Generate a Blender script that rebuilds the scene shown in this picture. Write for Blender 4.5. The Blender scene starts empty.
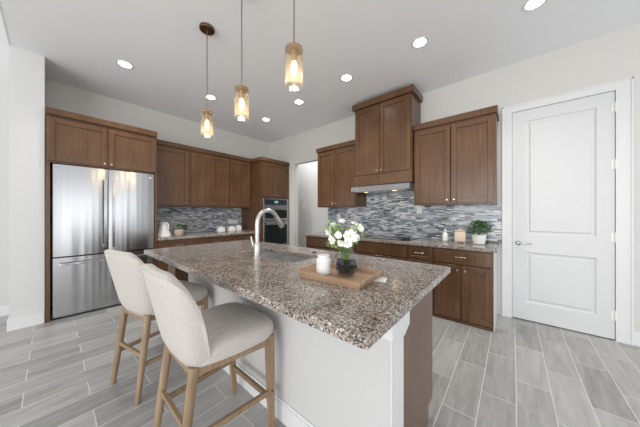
import bpy, bmesh, math, random
from mathutils import Vector, Matrix
S = bpy.context.scene
COL = S.collection
PI = math.pi
H = 3.093            # kitchen ceiling
YB = 3.645           # back wall (cooktop wall)
XA = -4.83           # left wall (refrigerator wall)

# ------------------------------------------------------------------ camera, sky, exposure
cd = bpy.data.cameras.new('camera'); cam = bpy.data.objects.new('camera', cd); COL.objects.link(cam)
cam.location = (0, 0, 1.27); cam.rotation_euler = (PI / 2, 0, math.radians(40.32))
cd.sensor_fit = 'HORIZONTAL'; cd.sensor_width = 36; cd.lens = 12.793; cd.clip_start = 0.02
S.camera = cam
W = bpy.data.worlds.new('sky'); S.world = W; W.use_nodes = True
W.node_tree.nodes['Background'].inputs[0].default_value = (0.93, 0.965, 1.0, 1)
W.node_tree.nodes['Background'].inputs[1].default_value = 0.78
S.view_settings.view_transform = 'Standard'; S.view_settings.look = 'None'
S.view_settings.gamma = 1; S.view_settings.use_curve_mapping = False
S.view_settings.exposure = 0.35

def area(name, loc, target, sx, sy, power, col=(1, 1, 1)):
    l = bpy.data.lights.new(name, 'AREA'); l.shape = 'RECTANGLE'; l.size = sx; l.size_y = sy; l.energy = power; l.color = col
    o = bpy.data.objects.new(name, l); COL.objects.link(o); o.location = loc
    o.rotation_euler = (Vector(target) - Vector(loc)).to_track_quat('-Z', 'Y').to_euler()
    return o
# added fill for the unseen living room windows, tilted up to brighten the ceiling
area('window_fill', (0.2, -4.6, 1.3), (-1.4, 2.0, 2.7), 5.0, 2.4, 175, (1, 0.985, 0.96))
area('side_fill', (4.6, 0.2, 1.1), (-2, 1.6, 2.5), 5.0, 2.2, 45, (0.97, 0.985, 1))  # added soft fill from the unseen right side, also tilted up

area('hall_fill', (-3.6, 4.05, 3.05), (-3.6, 4.1, 0), 1.6, .45, 13, (1, 0.99, 0.97))  # added area light out of view, lifts the dark hall wall
# ------------------------------------------------------------------ material helpers
class NT:
    def __init__(s, name):
        m = bpy.data.materials.new(name); m.use_nodes = True
        s.m = m; s.t = m.node_tree; s.b = s.t.nodes['Principled BSDF']; s.out = s.t.nodes['Material Output']
    def n(s, kind, **kw):
        nd = s.t.nodes.new('ShaderNode' + kind)
        for k, v in kw.items():
            if k.startswith('i_'):
                key = k[2:]; key = int(key) if key.isdigit() else key
                nd.inputs[key].default_value = v
            else: setattr(nd, k, v)
        return nd
    def l(s, a, b): s.t.links.new(a, b)
    def math(s, op, a, b=None, c=None):
        nd = s.t.nodes.new('ShaderNodeMath'); nd.operation = op
        for i, v in enumerate((a, b, c)):
            if v is None: continue
            if isinstance(v, (int, float)): nd.inputs[i].default_value = v
            else: s.l(v, nd.inputs[i])
        return nd.outputs[0]
    def ramp(s, fac, stops, interp='LINEAR'):
        r = s.t.nodes.new('ShaderNodeValToRGB'); r.color_ramp.interpolation = interp
        e = r.color_ramp.elements
        while len(e) > 1: e.remove(e[-1])
        e[0].position, e[0].color = stops[0][0], tuple(stops[0][1]) + (1,)
        for p, c in stops[1:]:
            q = e.new(p); q.color = tuple(c) + (1,)
        s.l(fac, r.inputs[0]); return r.outputs[0]
    def bump(s, h, strength, dist=0.01):
        b = s.n('Bump', i_Strength=strength, i_Distance=dist); s.l(h, b.inputs['Height']); s.l(b.outputs[0], s.b.inputs['Normal'])

def plain(name, col, rough=0.5, metal=0.0, spec=0.5, emit=None, es=0):
    k = NT(name); b = k.b
    b.inputs['Base Color'].default_value = tuple(col) + (1,); b.inputs['Roughness'].default_value = rough
    b.inputs['Metallic'].default_value = metal; b.inputs['Specular IOR Level'].default_value = spec
    if emit: b.inputs['Emission Color'].default_value = tuple(emit) + (1,); b.inputs['Emission Strength'].default_value = es
    return k.m

def paint(name, col, rough=0.6):
    k = NT(name)
    tc = k.n('NewGeometry'); no = k.n('TexNoise', i_Scale=90.0, i_Detail=3.0); k.l(tc.outputs['Position'], no.inputs['Vector'])
    k.b.inputs['Base Color'].default_value = tuple(col) + (1,); k.b.inputs['Roughness'].default_value = rough
    k.b.inputs['Specular IOR Level'].default_value = 0.3
    k.bump(no.outputs['Fac'], 0.08, 0.004); return k.m

def wood(name, c1, c2, c3, rough=0.35, stretch=(38, 38, 2.2), scale=1.0, spec=0.5):
    k = NT(name)
    tc = k.n('TexCoord'); oi = k.n('ObjectInfo')
    add = k.n('VectorMath', operation='ADD'); sc = k.n('VectorMath', operation='SCALE'); sc.inputs[3].default_value = 7.0
    cmb = k.n('CombineXYZ'); k.l(oi.outputs['Random'], cmb.inputs[0]); k.l(oi.outputs['Random'], cmb.inputs[2])
    k.l(cmb.outputs[0], sc.inputs[0]); k.l(tc.outputs['Object'], add.inputs[0]); k.l(sc.outputs[0], add.inputs[1])
    mp = k.n('Mapping'); mp.inputs['Scale'].default_value = stretch; k.l(add.outputs[0], mp.inputs[0])
    no = k.n('TexNoise', i_Scale=scale, i_Detail=5.0, i_Roughness=0.6, i_Distortion=0.4); k.l(mp.outputs[0], no.inputs['Vector'])
    bl = k.n('TexNoise', i_Scale=3.0, i_Detail=2.0); k.l(add.outputs[0], bl.inputs['Vector'])
    f = k.math('ADD', k.math('MULTIPLY', no.outputs['Fac'], 0.6), k.math('MULTIPLY', bl.outputs['Fac'], 0.4))
    k.l(k.ramp(f, [(0.3, c1), (0.52, c2), (0.72, c3)]), k.b.inputs['Base Color'])
    k.b.inputs['Roughness'].default_value = rough; k.b.inputs['Specular IOR Level'].default_value = spec
    k.bump(no.outputs['Fac'], 0.05, 0.004); return k.m

def granite():
    k = NT('granite'); g = k.n('NewGeometry')
    def vor(sc, rnd=1.0):
        v = k.n('TexVoronoi', i_Scale=sc, i_Randomness=rnd); k.l(g.outputs['Position'], v.inputs['Vector'])
        s = k.n('SeparateColor'); k.l(v.outputs['Color'], s.inputs[0]); return s.outputs
    a = vor(190.0); b = vor(125.0); c = vor(330.0)
    no = k.n('TexNoise', i_Scale=9.0, i_Detail=4.0); k.l(g.outputs['Position'], no.inputs['Vector'])
    f = k.math('ADD', a[0], k.math('MULTIPLY', k.math('SUBTRACT', no.outputs['Fac'], 0.5), 0.55))
    c1 = k.ramp(f, [(0.0, (0.010, 0.010, 0.010)), (0.16, (0.055, 0.048, 0.044)), (0.26, (0.18, 0.135, 0.105)), (0.42, (0.33, 0.262, 0.21)), (0.64, (0.41, 0.355, 0.312)), (0.82, (0.53, 0.51, 0.495)), (0.94, (0.68, 0.67, 0.66))], 'CONSTANT')
    c2 = k.ramp(b[1], [(0.0, (0.02, 0.02, 0.02)), (0.18, (0.18, 0.145, 0.12)), (0.5, (0.345, 0.28, 0.23)), (0.82, (0.51, 0.49, 0.475))], 'CONSTANT')
    mx = k.n('Mix', data_type='RGBA'); k.l(k.math('MULTIPLY', k.math('GREATER_THAN', c[2], 0.6), 0.8), mx.inputs[0]); k.l(c1, mx.inputs[6]); k.l(c2, mx.inputs[7])
    k.l(mx.outputs[2], k.b.inputs['Base Color']); k.b.inputs['Roughness'].default_value = 0.17
    k.b.inputs['Specular IOR Level'].default_value = 0.5
    return k.m

def mosaic():
    k = NT('mosaic_tile'); g = k.n('NewGeometry'); sp = k.n('SeparateXYZ'); k.l(g.outputs['Position'], sp.inputs[0])
    u = k.math('ADD', sp.outputs[0], sp.outputs[1]); v = k.math('DIVIDE', sp.outputs[2], 0.0165)
    row = k.math('FLOOR', v); fv = k.math('FRACT', v)
    def wn(a, b):
        c = k.n('CombineXYZ'); k.l(a, c.inputs[0])
        if isinstance(b, (int, float)): c.inputs[1].default_value = b
        else: k.l(b, c.inputs[1])
        w = k.n('TexWhiteNoise', noise_dimensions='2D'); k.l(c.outputs[0], w.inputs['Vector']); return w.outputs['Value']
    r1 = wn(row, 3.7); r2 = wn(row, 9.1)
    ln = k.math('ADD', 0.055, k.math('MULTIPLY', r2, 0.085))
    uu = k.math('ADD', k.math('DIVIDE', u, ln), k.math('MULTIPLY', r1, 17.0))
    cell = k.math('FLOOR', uu); fu = k.math('FRACT', uu)
    rnd = wn(cell, row)
    col = k.ramp(rnd, [(0.0, (0.06, 0.075, 0.095)), (0.09, (0.16, 0.19, 0.235)), (0.22, (0.29, 0.34, 0.405)), (0.42, (0.46, 0.49, 0.53)), (0.58, (0.60, 0.62, 0.64)), (0.74, (0.34, 0.32, 0.30)), (0.81, (0.72, 0.74, 0.76)), (0.93, (0.23, 0.27, 0.33))], 'CONSTANT')
    gr = k.math('MAXIMUM', k.math('LESS_THAN', fv, 0.10), k.math('LESS_THAN', k.math('MULTIPLY', fu, ln), 0.0018))
    mx = k.n('Mix', data_type='RGBA'); k.l(gr, mx.inputs[0]); k.l(col, mx.inputs[6]); mx.inputs[7].default_value = (0.42, 0.42, 0.42, 1)
    k.l(mx.outputs[2], k.b.inputs['Base Color'])
    k.l(k.math('ADD', 0.14, k.math('MULTIPLY', gr, 0.5)), k.b.inputs['Roughness'])
    k.bump(k.math('ADD', k.math('MULTIPLY', gr, -1.0), k.math('MULTIPLY', wn(row, cell), 0.6)), 0.25, 0.004); return k.m

def floor_tile():
    k = NT('wood_look_tile'); g = k.n('NewGeometry'); sp = k.n('SeparateXYZ'); k.l(g.outputs['Position'], sp.inputs[0])
    wd, L = 0.1895, 0.605
    ux = k.math('DIVIDE', k.math('SUBTRACT', sp.outputs[0], 0.017), wd); col = k.math('FLOOR', ux); fx = k.math('FRACT', ux)
    par = k.math('FLOORED_MODULO', col, 2.0)
    uy = k.math('ADD', k.math('DIVIDE', k.math('SUBTRACT', sp.outputs[1], 2.291), L), k.math('MULTIPLY', par, 0.5)); row = k.math('FLOOR', uy); fy = k.math('FRACT', uy)
    c = k.n('CombineXYZ'); k.l(col, c.inputs[0]); k.l(row, c.inputs[1])
    w = k.n('TexWhiteNoise', noise_dimensions='2D'); k.l(c.outputs[0], w.inputs['Vector'])
    c2 = k.n('CombineXYZ'); k.l(k.math('MULTIPLY', sp.outputs[0], 22.0), c2.inputs[0]); k.l(k.math('MULTIPLY', sp.outputs[1], 2.4), c2.inputs[1]); k.l(k.math('MULTIPLY', w.outputs['Value'], 40.0), c2.inputs[2])
    no = k.n('TexNoise', i_Scale=1.0, i_Detail=6.0, i_Roughness=0.62, i_Distortion=0.9); k.l(c2.outputs[0], no.inputs['Vector'])
    f = k.math('ADD', k.math('MULTIPLY', no.outputs['Fac'], 0.75), k.math('MULTIPLY', w.outputs['Value'], 0.25))
    base = k.ramp(f, [(0.28, (0.25, 0.246, 0.238)), (0.5, (0.365, 0.36, 0.351)), (0.72, (0.475, 0.469, 0.459))])
    ex = k.math('MINIMUM', fx, k.math('SUBTRACT', 1.0, fx)); ey = k.math('MINIMUM', fy, k.math('SUBTRACT', 1.0, fy))
    gr = k.math('MAXIMUM', k.math('LESS_THAN', ex, 0.0021 / wd), k.math('LESS_THAN', ey, 0.0021 / L))
    mx = k.n('Mix', data_type='RGBA'); k.l(gr, mx.inputs[0]); k.l(base, mx.inputs[6]); mx.inputs[7].default_value = (0.70, 0.69, 0.67, 1)
    k.l(mx.outputs[2], k.b.inputs['Base Color']); k.l(k.math('ADD', 0.34, k.math('MULTIPLY', gr, 0.4)), k.b.inputs['Roughness'])
    k.bump(k.math('ADD', no.outputs['Fac'], k.math('MULTIPLY', gr, -2.0)), 0.08, 0.004); return k.m

def steel(name, col=(0.46, 0.465, 0.475), rough=0.25, axis=2):
    k = NT(name); tc = k.n('TexCoord'); mp = k.n('Mapping')
    s = [160.0, 160.0, 160.0]; s[axis] = 1.2; mp.inputs['Scale'].default_value = s
    k.l(tc.outputs['Object'], mp.inputs[0])
    no = k.n('TexNoise', i_Scale=1.0, i_Detail=3.0); k.l(mp.outputs[0], no.inputs['Vector'])
    mp2 = k.n('Mapping'); s2 = [11.0, 11.0, 11.0]; s2[axis] = 0.12; mp2.inputs['Scale'].default_value = s2; k.l(tc.outputs['Object'], mp2.inputs[0])
    n2 = k.n('TexNoise', i_Scale=1.0, i_Detail=1.0); k.l(mp2.outputs[0], n2.inputs['Vector'])
    k.b.inputs['Base Color'].default_value = col + (1,); k.b.inputs['Metallic'].default_value = 1.0
    k.l(k.math('ADD', rough - 0.06, k.math('MULTIPLY', no.outputs['Fac'], 0.06)), k.b.inputs['Roughness'])
    k.bump(k.math('ADD', k.math('MULTIPLY', no.outputs['Fac'], 0.003), k.math('MULTIPLY', n2.outputs['Fac'], 0.9)), 0.4, 0.02); return k.m

def linen():
    k = NT('linen'); tc = k.n('TexCoord')
    def st(v, sc):
        mp = k.n('Mapping'); mp.inputs['Scale'].default_value = v; k.l(tc.outputs['Object'], mp.inputs[0])
        n = k.n('TexNoise', i_Scale=sc, i_Detail=2.0); k.l(mp.outputs[0], n.inputs['Vector']); return n.outputs['Fac']
    a = st((1, 1, 7), 90.0); b = st((6, 6, 1), 90.0)
    f = k.math('ADD', k.math('MULTIPLY', a, 0.5), k.math('MULTIPLY', b, 0.5))
    k.l(k.ramp(f, [(0.33, (0.42, 0.385, 0.355)), (0.5, (0.53, 0.492, 0.46)), (0.67, (0.63, 0.592, 0.56))]), k.b.inputs['Base Color'])
    k.b.inputs['Roughness'].default_value = 0.9; k.b.inputs['Sheen Weight'].default_value = 0.2; k.b.inputs['Specular IOR Level'].default_value = 0.15
    k.bump(f, 0.25, 0.004); return k.m

def thin_glass(name, tint, refl=0.9, body=0.0, bodycol=(1, 1, 1)):
    k = NT(name); k.t.nodes.remove(k.b)
    tr = k.n('BsdfTransparent'); tr.inputs[0].default_value = tuple(tint) + (1,)
    gl = k.n('BsdfGlossy'); gl.inputs['Roughness'].default_value = 0.03
    lw = k.n('LayerWeight', i_Blend=0.28); mx = k.n('MixShader')
    k.l(k.math('MULTIPLY', lw.outputs['Facing'], refl), mx.inputs[0]); k.l(tr.outputs[0], mx.inputs[1]); k.l(gl.outputs[0], mx.inputs[2])
    o = mx.outputs[0]
    if body:
        d = k.n('BsdfTranslucent'); d.inputs[0].default_value = tuple(bodycol) + (1,)
        m2 = k.n('MixShader'); m2.inputs[0].default_value = body; k.l(o, m2.inputs[1]); k.l(d.outputs[0], m2.inputs[2]); o = m2.outputs[0]
    k.l(o, k.out.inputs[0]); return k.m

M = dict(
    wall=paint('wall_paint', (0.635, 0.626, 0.60)), wallw=paint('wall_white', (0.655, 0.655, 0.655)),
    beige=paint('wall_greige', (0.60, 0.595, 0.57)), ceil=paint('ceiling_paint', (0.90, 0.915, 0.94), 0.8),
    trim=plain('trim_paint', (0.72, 0.725, 0.73), 0.35), door=plain('door_paint', (0.655, 0.66, 0.67), 0.4),
    panel=paint('island_paint', (0.58, 0.58, 0.578), 0.45),
    floor=floor_tile(), granite=granite(), mosaic=mosaic(), linen=linen(),
    cab=wood('cabinet_wood', (0.063, 0.0285, 0.0125), (0.115, 0.056, 0.0255), (0.170, 0.089, 0.044), 0.28),
    cabdark=wood('cabinet_shadow_wood', (0.03, 0.014, 0.008), (0.045, 0.022, 0.013), (0.06, 0.032, 0.02), 0.5),
    endp=wood('island_end_wood', (0.135, 0.085, 0.062), (0.165, 0.107, 0.079), (0.195, 0.130, 0.098), 0.4, (60, 60, 3)),
    oak=wood('oak_leg', (0.20, 0.130, 0.075), (0.29, 0.198, 0.122), (0.38, 0.275, 0.18), 0.5, (55, 55, 5)),
    tray=wood('tray_wood', (0.30, 0.185, 0.115), (0.42, 0.275, 0.18), (0.50, 0.345, 0.24), 0.5, (6, 50, 50)),
    steel=steel('brushed_steel'), steelh=steel('brushed_steel_horizontal', axis=1), handle=plain('handle_steel', (0.42, 0.42, 0.43), 0.22, 1.0),
    sink=steel('sink_steel', (0.66, 0.67, 0.68), 0.42, axis=0),
    nickel=plain('satin_nickel', (0.60, 0.59, 0.57), 0.32, 1.0), knob=plain('knob_nickel', (0.62, 0.56, 0.48), 0.25, 1.0),
    bronze=plain('aged_brass', (0.20, 0.13, 0.065), 0.32, 1.0), rod=plain('rod_brass', (0.46, 0.36, 0.25), 0.3, 1.0),
    black=plain('black_plastic', (0.012, 0.012, 0.013), 0.4), blackglass=plain('black_glass', (0.008, 0.010, 0.011), 0.05),
    ovenglass=plain('oven_window', (0.006, 0.013, 0.013), 0.06), dark=plain('dark_gap', (0.01, 0.01, 0.01), 0.8),
    white=plain('white_ceramic', (0.84, 0.835, 0.82), 0.3), whitematte=plain('white_matte', (0.80, 0.80, 0.79), 0.55),
    cream=plain('cream_ceramic', (0.66, 0.545, 0.42), 0.45), woodlid=plain('lid_wood', (0.52, 0.36, 0.20), 0.5),
    plate=plain('outlet_plastic', (0.80, 0.80, 0.79), 0.35), paper=plain('paper', (0.85, 0.85, 0.85), 0.7),
    leaf=plain('leaf_green', (0.045, 0.14, 0.028), 0.45), leaf2=plain('leaf_sage', (0.12, 0.20, 0.085), 0.5), lime=plain('leaf_lime', (0.30, 0.42, 0.13), 0.5),
    stem=plain('stem_green', (0.12, 0.22, 0.05), 0.5), petal=plain('petal_white', (0.88, 0.88, 0.84), 0.55), pollen=plain('pollen', (0.62, 0.44, 0.10), 0.7),
    stone=plain('river_stone', (0.022, 0.022, 0.02), 0.3), soil=plain('soil', (0.03, 0.02, 0.014), 0.9),
    basket=wood('basket_weave', (0.36, 0.27, 0.20), (0.50, 0.39, 0.30), (0.60, 0.49, 0.39), 0.8, (30, 30, 90)),
    lamp=plain('led_disc', (1, 1, 1), 0.5, emit=(1, 0.985, 0.95), es=14), bulb=plain('bulb_glow', (1, 0.8, 0.5), 0.4, emit=(1, 0.78, 0.48), es=5),
    hoodlamp=plain('hood_lamp', (1, 0.8, 0.5), 0.4, emit=(1, 0.66, 0.30), es=1.5),
    shade=thin_glass('seeded_glass', (1.0, 0.95, 0.86), 0.55, 0.03, (1, 0.92, 0.78)), vase=thin_glass('vase_glass', (0.94, 0.955, 0.955), 0.55),
    water=thin_glass('water', (0.80, 0.84, 0.80), 0.3), display=plain('display_glass', (0.02, 0.03, 0.035), 0.08),
)

# ------------------------------------------------------------------ mesh helpers
class MB:
    def __init__(s): s.bm = bmesh.new()
    def box(s, x0, y0, z0, x1, y1, z1, bev=0.0, seg=2, mat=None):
        r = bmesh.ops.create_cube(s.bm, size=1.0); v = r['verts']
        for q in v: q.co = Vector((x0 + (q.co.x + .5) * (x1 - x0), y0 + (q.co.y + .5) * (y1 - y0), z0 + (q.co.z + .5) * (z1 - z0)))
        if bev:
            e = list({e for q in v for e in q.link_edges})
            bmesh.ops.bevel(s.bm, geom=e, offset=bev, segments=seg, affect='EDGES', profile=0.5)
        return s
    def hexa(s, b, t):      # 4 bottom pts, 4 top pts
        vs = [s.bm.verts.new(p) for p in list(b) + list(t)]
        for f in ((3, 2, 1, 0), (4, 5, 6, 7), (0, 1, 5, 4), (1, 2, 6, 5), (2, 3, 7, 6), (3, 0, 4, 7)): s.bm.faces.new([vs[i] for i in f])
        return s
    def bar(s, p0, p1, w0, d0, w1=None, d1=None):   # square tapered bar
        p0, p1 = Vector(p0), Vector(p1); w1 = w1 or w0; d1 = d1 or d0
        ax = (p1 - p0).normalized(); up = Vector((0, 0, 1)) if abs(ax.z) < .8 else Vector((0, 1, 0))
        u = ax.cross(up).normalized(); v = u.cross(ax)
        def ring(p, w, d): return [p + u * a * w / 2 + v * b * d / 2 for a, b in ((-1, -1), (1, -1), (1, 1), (-1, 1))]
        return s.hexa(ring(p0, w0, d0), ring(p1, w1, d1))
    def lathe(s, prof, c=(0, 0, 0), n=24, cap=True):
        rings = []
        for r, z in prof:
            rings.append([s.bm.verts.new((c[0] + r * math.cos(2 * PI * i / n), c[1] + r * math.sin(2 * PI * i / n), c[2] + z)) for i in range(n)])
        for a, b in zip(rings, rings[1:]):
            for i in range(n): s.bm.faces.new((a[i], a[(i + 1) % n], b[(i + 1) % n], b[i]))
        if cap:
            s.bm.faces.new(rings[0][::-1]); s.bm.faces.new(rings[-1])
        return s
    def tube(s, pts, r, n=10, cap=True):
        pts = [Vector(p) for p in pts]; R = r if isinstance(r, (list, tuple)) else [r] * len(pts)
        rings = []; u = None
        for i, p in enumerate(pts):
            t = (pts[min(i + 1, len(pts) - 1)] - pts[max(i - 1, 0)]).normalized()
            if u is None: u = t.orthogonal().normalized()
            else: u = (u - t * u.dot(t)).normalized()
            v = t.cross(u)
            rings.append([s.bm.verts.new(p + (u * math.cos(2 * PI * k / n) + v * math.sin(2 * PI * k / n)) * R[i]) for k in range(n)])
        for a, b in zip(rings, rings[1:]):
            for k in range(n): s.bm.faces.new((a[k], a[(k + 1) % n], b[(k + 1) % n], b[k]))
        if cap: s.bm.faces.new(rings[0][::-1]); s.bm.faces.new(rings[-1])
        return s
    def grid(s, f, nu, nv, closed=False):
        g = [[s.bm.verts.new(f(i / nu, j / nv)) for j in range(nv + 1)] for i in range(nu + 1)]
        for i in range(nu):
            for j in range(nv): s.bm.faces.new((g[i][j], g[i + 1][j], g[i + 1][j + 1], g[i][j + 1]))
        return g
    def leaf(s, p, d, L, w, up=Vector((0, 0, 1))):
        p = Vector(p); d = Vector(d).normalized(); sd = d.cross(up)
        sd = sd.normalized() if sd.length > 1e-3 else Vector((1, 0, 0)); nn = sd.cross(d)
        a = s.bm.verts.new(p); b = s.bm.verts.new(p + d * L * .5 + sd * w / 2 + nn * L * .06); c = s.bm.verts.new(p + d * L - nn * L * .12); e = s.bm.verts.new(p + d * L * .5 - sd * w / 2 + nn * L * .06)
        m = s.bm.verts.new(p + d * L * .5)
        for f in ((a, b, m), (b, c, m), (c, e, m), (e, a, m)): s.bm.faces.new(f)
        return s
    def build(s, name, mat, parent=None, smooth=False, sub=0, label=None, kind=None, loc=None):
        bmesh.ops.recalc_face_normals(s.bm, faces=s.bm.faces)
        me = bpy.data.meshes.new(name); s.bm.to_mesh(me); s.bm.free()
        o = bpy.data.objects.new(name, me); COL.objects.link(o)
        me.materials.append(M[mat] if isinstance(mat, str) else mat)
        if smooth:
            me.polygons.foreach_set('use_smooth', [True] * len(me.polygons))
            me.set_sharp_from_angle(angle=math.radians(40))
        if sub:
            md = o.modifiers.new('subdivision', 'SUBSURF'); md.levels = md.render_levels = sub
        if parent: o.parent = parent
        if label: o['label'] = label
        if kind: o['kind'] = kind
        if loc: o.location = loc
        return o

def thing(name, label, cat, loc=(0, 0, 0), rz=0, group=None):
    o = bpy.data.objects.new(name, None); COL.objects.link(o); o.empty_display_size = .1
    o.location = loc; o.rotation_euler = (0, 0, rz); o['label'] = label; o['category'] = cat
    if group: o['group'] = group
    return o
def tag(o, label, cat, group=None):
    o['label'] = label; o['category'] = cat
    if group: o['group'] = group
    return o
def struct(name, b, mat, parent=None, **k): return b.build(name, mat, parent, kind='structure', **k)
def dup(root, loc, rz, label, group=None):
    r = root.copy(); COL.objects.link(r); r.location = loc; r.rotation_euler = (0, 0, rz); r['label'] = label
    if group: r['group'] = group
    for ch in list(root.children):
        c = ch.copy(); COL.objects.link(c); c.parent = r
        for g in list(ch.children):
            d = g.copy(); COL.objects.link(d); d.parent = c
    return r

# ------------------------------------------------------------------ setting
struct('floor', MB().box(-6.5, -6, -.1, 5, 5.6, 0), 'floor')
struct('ceiling', MB().box(-5.2, -.29, H, 3.2, 5.6, H + .12), 'ceil')
struct('trim_1', MB().box(-4.15, -.302, H - .002, 3.2, -.29, 3.9), 'trim')
struct('wall_left', MB().box(XA - .12, -6, 0, XA, 5.6, 3.9), 'wall')
struct('wall_wing', MB().box(XA, -.30, 0, -4.158, -.056, H), 'wallw')
OX0, OX1, OZ = -3.88, -2.88, 2.42
wb = MB(); wb.box(OX1, YB, 0, -.10, YB + .13, H); wb.box(XA, YB, 0, OX0, YB + .13, H); wb.box(OX0, YB, OZ, OX1, YB + .13, H)
wb.box(-.10, YB, 2.575, .875, YB + .13, H); wb.box(.875, YB, 0, 3.2, YB + .13, H); wb.box(-.10, YB + .09, 0, .875, YB + .13, 2.575)
struct('wall_back', wb, 'wall')
struct('wall_hall', MB().box(-5.2, YB + .75, 0, -1.5, YB + .85, H), 'wallw')

def baseb(name, pts, h=.13, t=.014, side=1):
    b = MB()
    for (x0, y0, x1, y1) in pts:
        b.box(x0, y0, 0, x1, y1, h - .014); b.box(x0 + (.004 if x1 - x0 < .03 else 0), y0 + (.004 if y1 - y0 < .03 else 0), h - .014, x1 - (.0 if x1 - x0 < .03 else 0), y1, h)
    struct(name, b, 'trim')
baseb('baseboard_wing', [(-4.158, -.315, -4.143, -.058), (XA + .015, -.315, -4.158, -.30)])
baseb('baseboard_left', [(XA, -6, XA + .015, -.315)])
baseb('baseboard_back', [(.885, YB - .015, 3.2, YB)])
baseb('baseboard_hall', [(-5.0, YB + .735, -1.6, YB + .75)])

# door with casing
c = MB(); yc0 = YB - .022
c.box(-.104, yc0, 0, -.009, YB + .09, 2.5 + .085); c.box(.779, yc0, 0, .885, YB + .09, 2.5 + .085); c.box(-.009, yc0, 2.498, .779, YB + .09, 2.5 + .085)
c.box(-.104, yc0 - .006, 0, -.092, yc0, 2.585); c.box(.873, yc0 - .006, 0, .885, yc0, 2.585); c.box(-.104, yc0 - .006, 2.573, .885, yc0, 2.585)
struct('trim_2', c, 'trim')
def panel_door(w, h, t, panels):
    b = MB(); x = [0.0]; bm = b.bm
    # stiles and rails around recessed moulded panels
    zs = [0.0]
    for (z0, z1) in panels: zs += [z0, z1]
    zs += [h]; st = .118
    b.box(0, 0, 0, st, t, h); b.box(w - st, 0, 0, w, t, h)
    for i in range(0, len(zs), 2): b.box(st, 0, zs[i], w - st, t, zs[i + 1])
    for (z0, z1) in panels:
        rings = []
        for ins, dy in ((0, 0), (.012, .011), (.03, .011), (.046, .003)):
            rings.append([bm.verts.new(p) for p in ((st + ins, dy, z0 + ins), (w - st - ins, dy, z0 + ins), (w - st - ins, dy, z1 - ins), (st + ins, dy, z1 - ins))])
        for a, q in zip(rings, rings[1:]):
            for i in range(4): bm.faces.new((a[i], a[(i + 1) % 4], q[(i + 1) % 4], q[i]))
        bm.faces.new(rings[-1])
        b.box(st, t - .01, z0, w - st, t, z1)
    return b
dr = struct('door_1', panel_door(.781, 2.482, .038, [(.21, .80), (1.01, 2.355)]), 'door'); dr.location = (-.006, YB - .012, .012)
hm = MB(); hm.lathe([(.027, 0), (.027, .008), (.012, .012), (.011, .045), (.0, .046)], n=20)
bmesh.ops.rotate(hm.bm, verts=hm.bm.verts, matrix=Matrix.Rotation(PI / 2, 3, 'X'), cent=(0, 0, 0))
hm.tube([(0, -.045, 0), (.02, -.05, 0), (.06, -.05, -.001), (.115, -.047, -.004)], [.0105, .010, .0085, .007])
hd = hm.build('door_handle', 'handle', dr, True, label='satin nickel lever handle'); hd.location = (.056, 0, .905)
for z in (.24, 1.02, 1.75, 2.32):
    q = MB(); q.tube([(.784, -.006, z - .05), (.784, -.006, z + .05)], .008, 10); q.box(.758, -.002, z - .045, .783, .0, z + .045)
    q.build('hinge', 'plate', dr)

# light switch in the hall, wall plates
def plate(loc, rz, w, h, label, cat='wall plate', toggles=1):
    t = thing('wall_plate', label, cat, loc, rz)
    MB().box(-w / 2, -.006, -h / 2, w / 2, 0, h / 2, .002).build('cover', 'plate', t)
    for i in range(toggles):
        x = (i - (toggles - 1) / 2) * .046
        MB().box(x - .016, -.009, -.033 if h > w or toggles > 1 else -.016, x + .016, -.005, .033 if h > w or toggles > 1 else .016, .002).build('socket', 'whitematte', t)
    return t
plate((-4.30, YB + .749, 1.43), 0, .075, .115, 'small white switch plate on the pale hall wall beyond the opening', 'light switch')

# ------------------------------------------------------------------ cabinets
def knob(parent, x, z, y=-.02):
    b = MB(); b.lathe([(.005, 0), (.005, .012), (.012, .018), (.0135, .023), (.010, .028), (0.001, .029)], n=14)
    bmesh.ops.rotate(b.bm, verts=b.bm.verts, matrix=Matrix.Rotation(PI / 2, 3, 'X'), cent=(0, 0, 0))
    bmesh.ops.translate(b.bm, verts=b.bm.verts, vec=(x, y, z))
    return b.build('knob', 'knob', parent, True, label='round satin nickel knob')
def pull(parent, x, z, L=.10, y=-.02):
    b = MB(); b.tube([(x - L / 2, y - .024, z), (x + L / 2, y - .024, z)], .0042, 10)
    for s in (-1, 1): b.tube([(x + s * L * .38, y, z), (x + s * L * .38, y - .024, z)], .0045, 8)
    return b.build('pull', 'knob', parent, True, label='satin nickel bar pull')
def shaker(parent, x0, z0, x1, z1, name='door', rail=.06, mat='cab', t=.02):
    b = MB(); e = .0025
    b.box(x0, -t, z0, x0 + rail, 0, z1, e, 1); b.box(x1 - rail, -t, z0, x1, 0, z1, e, 1)
    b.box(x0 + rail, -t, z0, x1 - rail, 0, z0 + rail, e, 1); b.box(x0 + rail, -t, z1 - rail, x1 - rail, 0, z1, e, 1)
    b.box(x0 + rail - .002, -t + .011, z0 + rail - .002, x1 - rail + .002, -.002, z1 - rail + .002)
    return b.build(name, mat, parent)
def slab(parent, x0, z0, x1, z1, name='drawer', t=.02):
    return MB().box(x0, -t, z0, x1, 0, z1, .004, 2).build(name, 'cab', parent)
def carcass(parent, w, d, z0, z1, mat='cab'):
    b = MB(); t = .018
    b.box(0, .018, z0, t, d, z1); b.box(w - t, .018, z0, w, d, z1); b.box(t, .018, z0, w - t, d, z0 + t); b.box(t, .018, z1 - t, w - t, d, z1); b.box(t, d - .008, z0 + t, w - t, d, z1 - t)
    b.box(0, 0, z0, .032, .018, z1); b.box(w - .032, 0, z0, w, .018, z1); b.box(.032, 0, z0, w - .032, .018, z0 + .032); b.box(.032, 0, z1 - .045, w - .032, .018, z1)
    b.box(.032, .02, z0 + .032, w - .032, .03, z1 - .04)
    return b.build('body', mat, parent)
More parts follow.
